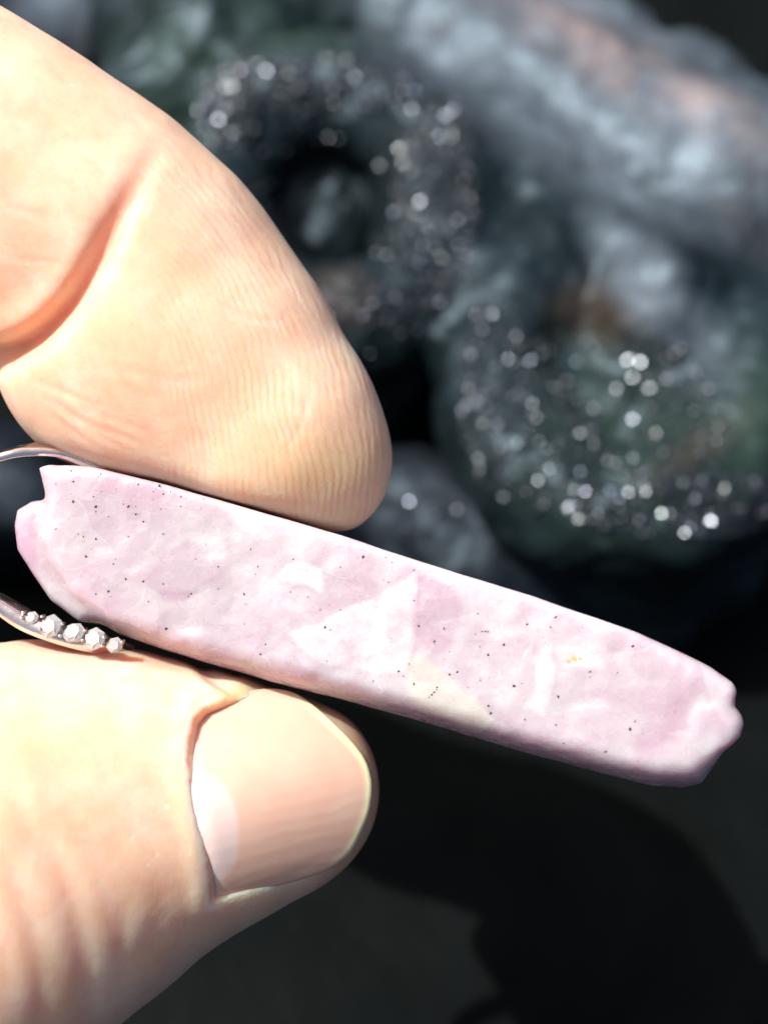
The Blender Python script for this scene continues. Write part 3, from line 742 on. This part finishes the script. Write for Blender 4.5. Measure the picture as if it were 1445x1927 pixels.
# ------------------------------------------------------------------ rocks on the table
def crystal_mesh():
    bm = bmesh.new()
    rings = []
    for z, r in ((-0.6, 0.55), (0.5, 0.5)):
        rings.append([bm.verts.new((math.cos(i * math.pi / 3) * r * (1.15 if i % 2 else 0.9), math.sin(i * math.pi / 3) * r, z)) for i in range(6)])
    tip = bm.verts.new((0.05, 0.03, 1.05))
    for i in range(6):
        j = (i + 1) % 6
        bm.faces.new((rings[0][i], rings[0][j], rings[1][j], rings[1][i])); bm.faces.new((rings[1][i], rings[1][j], tip))
    bm.faces.new(rings[0][::-1])
    me = bpy.data.meshes.new('crystal'); bm.to_mesh(me); bm.free(); me.materials.append(M_CRYS)
    return me
CRYSTAL = crystal_mesh()
CV = np.array([v.co for v in CRYSTAL.vertices]); CF = [tuple(p.vertices) for p in CRYSTAL.polygons]
TIPN = np.array(next(p.normal for p in CRYSTAL.polygons if len(p.vertices) == 3))

def make_rock(name, label, cat, balls, rough, mat, h, attr_fn, singles, dust, k=3.0, seed=0, group=None):
    """balls: (px, py, distance from lens, radius mm). singles / dust: sparkling zones (px, py, rx, ry, count)"""
    B = np.array([PS(a, b, s) for a, b, s, r in balls]); Rr = np.array([b[3] for b in balls])
    up = np.array([R3[2, 0], R3[2, 1], R3[2, 2]])
    Bf = np.vstack([B, B - up[None] * height(B)[:, None]]); Rf = np.r_[Rr, Rr]
    lo = (Bf - Rf[:, None]).min(0) - 3; hi = (Bf + Rf[:, None]).max(0) + 3
    xs, ys, zs = [np.arange(lo[i], hi[i], h) for i in range(3)]
    d = np.full((len(xs), len(ys), len(zs)), 6.0, np.float32); foot = d.copy()
    up = np.array([R3[2, 0], R3[2, 1], R3[2, 2]])
    for c, r in zip(B, Rr):
        add_cone(d, xs, ys, zs, c, c, r, r, k)
        add_cone(foot, xs, ys, zs, c, c - up * float(height(c[None])[0]), r * 0.9, r * 0.96, 0.5)   # the foot of the rock reaches the table
    d = smin(d, foot, 2.0)
    hh = xs[:, None, None] * up[0] + ys[None, :, None] * up[1] + zs[None, None, :] * up[2] + CH
    d = np.maximum(d, -(hh - 0.15))
    d[0] = d[-1] = 1; d[:, 0] = d[:, -1] = 1; d[:, :, 0] = d[:, :, -1] = 1
    V, F = surface_nets(d.astype(np.float32), xs, ys, zs)
    V = relax(V, F, 1, 0.4); N = normals(V, F)
    w = np.clip(height(V) / 4, 0, 1)
    V = V + N * ((rough * vnoise(V / 5.0, seed + 1) + rough * 0.5 * vnoise(V / 2.2, seed + 2) + rough * 0.25 * vnoise(V / 1.1, seed + 3)) * w)[:, None]
    N = normals(V, F)
    b0 = V.mean(0); b0 = to_world(b0[None])[0]; b0[2] = 0
    root = empty(name, b0, label, cat, group)
    q = to_px(V)
    mesh_obj('rock_body', V, F, mat, root, attr_fn(q, V, N))
    g = np.random.default_rng(seed + 9)
    view = np.stack([-V[:, 0], -V[:, 1], DIST - V[:, 2]], 1); view /= np.linalg.norm(view, axis=1, keepdims=True)
    facing = (N * view).sum(1) > 0.15
    def spots(zones):
        out = []
        for a, b, rx, ry, n in zones:
            r2 = ((q[:, 0] - a) / rx) ** 2 + ((q[:, 1] - b) / ry) ** 2
            c = np.nonzero(facing & (r2 < 1))[0]
            if len(c): out += list(g.choice(c, min(n, len(c)), replace=False))
        return out
    def frame(i, jit):
        # each point has a tip facet aimed between sun and lens to glint
        hv = SUN_C + np.array([0, 0, 1.0]); hv = hv / np.linalg.norm(hv) + g.normal(0, jit, 3); hv /= np.linalg.norm(hv)
        def basis(a, t):
            t = t - a * (a @ t); t /= np.linalg.norm(t); return np.stack([t, np.cross(a, t), a], 1)
        return basis(hv, g.normal(0, 1, 3)) @ basis(TIPN, np.array([0, 0, 1.0])).T
    for i in spots(singles):
        c = bpy.data.objects.new('crystal', CRYSTAL); col.objects.link(c); c.parent = root
        m = R3 @ frame(i, 0.13); s = g.uniform(0.45, 1.1) * MM
        M = Matrix([list(m[0] * s), list(m[1] * s), list(m[2] * s)]).to_4x4()
        M.translation = Vector(to_world(V[i][None])[0] - b0)
        c.matrix_local = M
    sv = []; sf = []
    for i in spots(dust):
        o = len(sv); s = g.uniform(0.22, 0.65)
        sv += list((CV * s) @ frame(i, 0.20).T + V[i]); sf += [tuple(o + t for t in f) for f in CF]
    if sv:
        o = mesh_obj('druzy_crust', np.array(sv), sf, M_CRYS, root, smooth=False); o['kind'] = 'stuff'
    return root

def ell(q, a, b, rx, ry, rot=0, soft=0.5):
    c, s = math.cos(rot), math.sin(rot); x = q[:, 0] - a; y = q[:, 1] - b
    r = np.sqrt(((x * c + y * s) / rx) ** 2 + ((-x * s + y * c) / ry) ** 2)
    return np.clip((1 + soft - r) / (2 * soft), 0, 1)

def ring(cx, cy, rx, ry, s0, s1, r, n, a0=0, a1=2 * math.pi):
    out = []
    for i in range(n):
        a = a0 + (a1 - a0) * i / (n - 1)
        out.append((cx + rx * math.cos(a), cy - ry * math.sin(a), s0 + (s1 - s0) * 0.5 * (1 - math.sin(a)), r * random.uniform(0.85, 1.15)))
    return out

balls = []
balls += ring(620, 400, 215, 225, 226, 206, 6.6, 19)                     # rim of the first grape-like bowl
balls += [(620, 430, 240, 14.0), (600, 460, 232, 9.0), (690, 330, 236, 7.0)]
balls += ring(1185, 720, 255, 260, 214, 190, 7.0, 20)                    # rim of the second one
balls += [(1180, 760, 216, 14.5), (1150, 800, 207, 9.5), (1250, 560, 202, 7.0), (1330, 860, 200, 8.0)]
balls += [(420, 110, 238, 13.0), (300, 210, 236, 10.0), (560, 20, 246, 14.0), (300, 60, 246, 10)]
balls += [(800, 60, 246, 13), (930, 160, 240, 13), (1060, 220, 236, 13), (1180, 300, 230, 12), (1320, 330, 228, 12), (1430, 430, 222, 12), (960, 20, 250, 11), (1120, 110, 246, 10), (1280, 200, 240, 10), (1400, 300, 234, 10), (1530, 400, 228, 12), (1000, 420, 224, 12), (900, 350, 232, 14), (1560, 640, 214, 14)]
def rock_attr(q, V, N):
    green = np.maximum.reduce([ell(q, 1180, 800, 230, 190), ell(q, 1400, 800, 130, 160), ell(q, 330, 150, 130, 130), ell(q, 560, 60, 150, 60), ell(q, 470, 70, 140, 90)]) * (0.55 + 0.45 * vnoise(V / 6.0, 55))
    white = np.maximum.reduce([ell(q, 1150, 170, 480, 150, 0.47), ell(q, 860, 80, 170, 90, 0.5), ell(q, 1150, 300, 130, 60, 0.9) * 0.8, ell(q, 1240, 560, 180, 62, 0.95) * 1.0, ell(q, 560, 150, 170, 40, 0) * 0.30])  # pale streak across the second bowl is a painted sun highlight
    rust = np.maximum.reduce([ell(q, 1140, 590, 90, 60), ell(q, 1300, 850, 120, 30, -0.6) * 0.6, ell(q, 640, 560, 60, 50), ell(q, 1200, 130, 200, 50, 0.5) * 0.4, ell(q, 450, 165, 30, 30)]) * 0.8
    return dict(green=np.clip(green, 0, 1), white=white, rust=rust, blush=ell(q, 1190, 130, 300, 55, 0.52))
make_rock('botryoidal_rock', 'large dark green rock with round bowls edged by sparkling crystals and a whitish side', 'rock', balls, 0.7, M_ROCK, 0.75, rock_attr,
          singles=[(560, 160, 180, 45, 60), (430, 215, 50, 60, 16), (820, 340, 60, 130, 46), (790, 500, 100, 80, 24), (680, 575, 110, 35, 20), (930, 720, 70, 130, 24), (1100, 790, 180, 100, 30), (1250, 710, 110, 70, 14), (1270, 950, 190, 55, 40), (1000, 930, 60, 60, 12), (1400, 450, 60, 40, 6)],
          dust=[(570, 160, 220, 55, 900), (430, 215, 60, 70, 260), (820, 380, 80, 210, 900), (690, 575, 150, 45, 360), (1130, 790, 260, 170, 700), (1280, 950, 220, 65, 700), (930, 740, 70, 180, 360), (640, 420, 260, 260, 260)], seed=100, k=5.5)
def rock2_attr(q, V, N):
    z = np.zeros(len(q))
    return dict(green=z, white=ell(q, 850, 950, 160, 60, 0.4) * 0.18, rust=z)
make_rock('small_dark_rock', 'small dark bluish rock behind the middle of the pink slab', 'rock', [(820, 1010, 206, 9), (900, 1060, 204, 9), (980, 1100, 203, 8), (740, 960, 209, 8), (1040, 1130, 205, 7), (880, 1110, 206, 10)], 0.6, M_ROCK2, 0.8, rock2_attr,
          singles=[(850, 970, 110, 50, 12), (980, 1030, 60, 40, 6)], dust=[(860, 990, 160, 80, 30)], seed=200, k=6.0)
def rock3_attr(q, V, N):
    z = np.zeros(len(q))
    return dict(green=z, white=ell(q, 180, 40, 160, 90, 0.0) * 0.75, rust=z)
make_rock('blue_grey_rock', 'smooth blue grey rock behind the bent knuckle of the forefinger', 'rock', [(170, 30, 262, 14), (90, -40, 266, 15), (220, -50, 268, 14), (10, 20, 268, 13)], 0.4, M_ROCK2, 1.0, rock3_attr, singles=[], dust=[], seed=300, k=5.0)
make_rock('round_dark_pebble', 'dark bluish pebble seen in the gap between forefinger and thumb', 'rock', [(30, 950, 212, 8), (-50, 930, 214, 9), (60, 900, 216, 7)], 0.3, M_ROCK2, 0.9, lambda q, V, N: dict(green=np.zeros(len(q)), white=ell(q, 40, 930, 70, 50) * 0.35, rust=np.zeros(len(q))), singles=[], dust=[], seed=400, k=5.0)
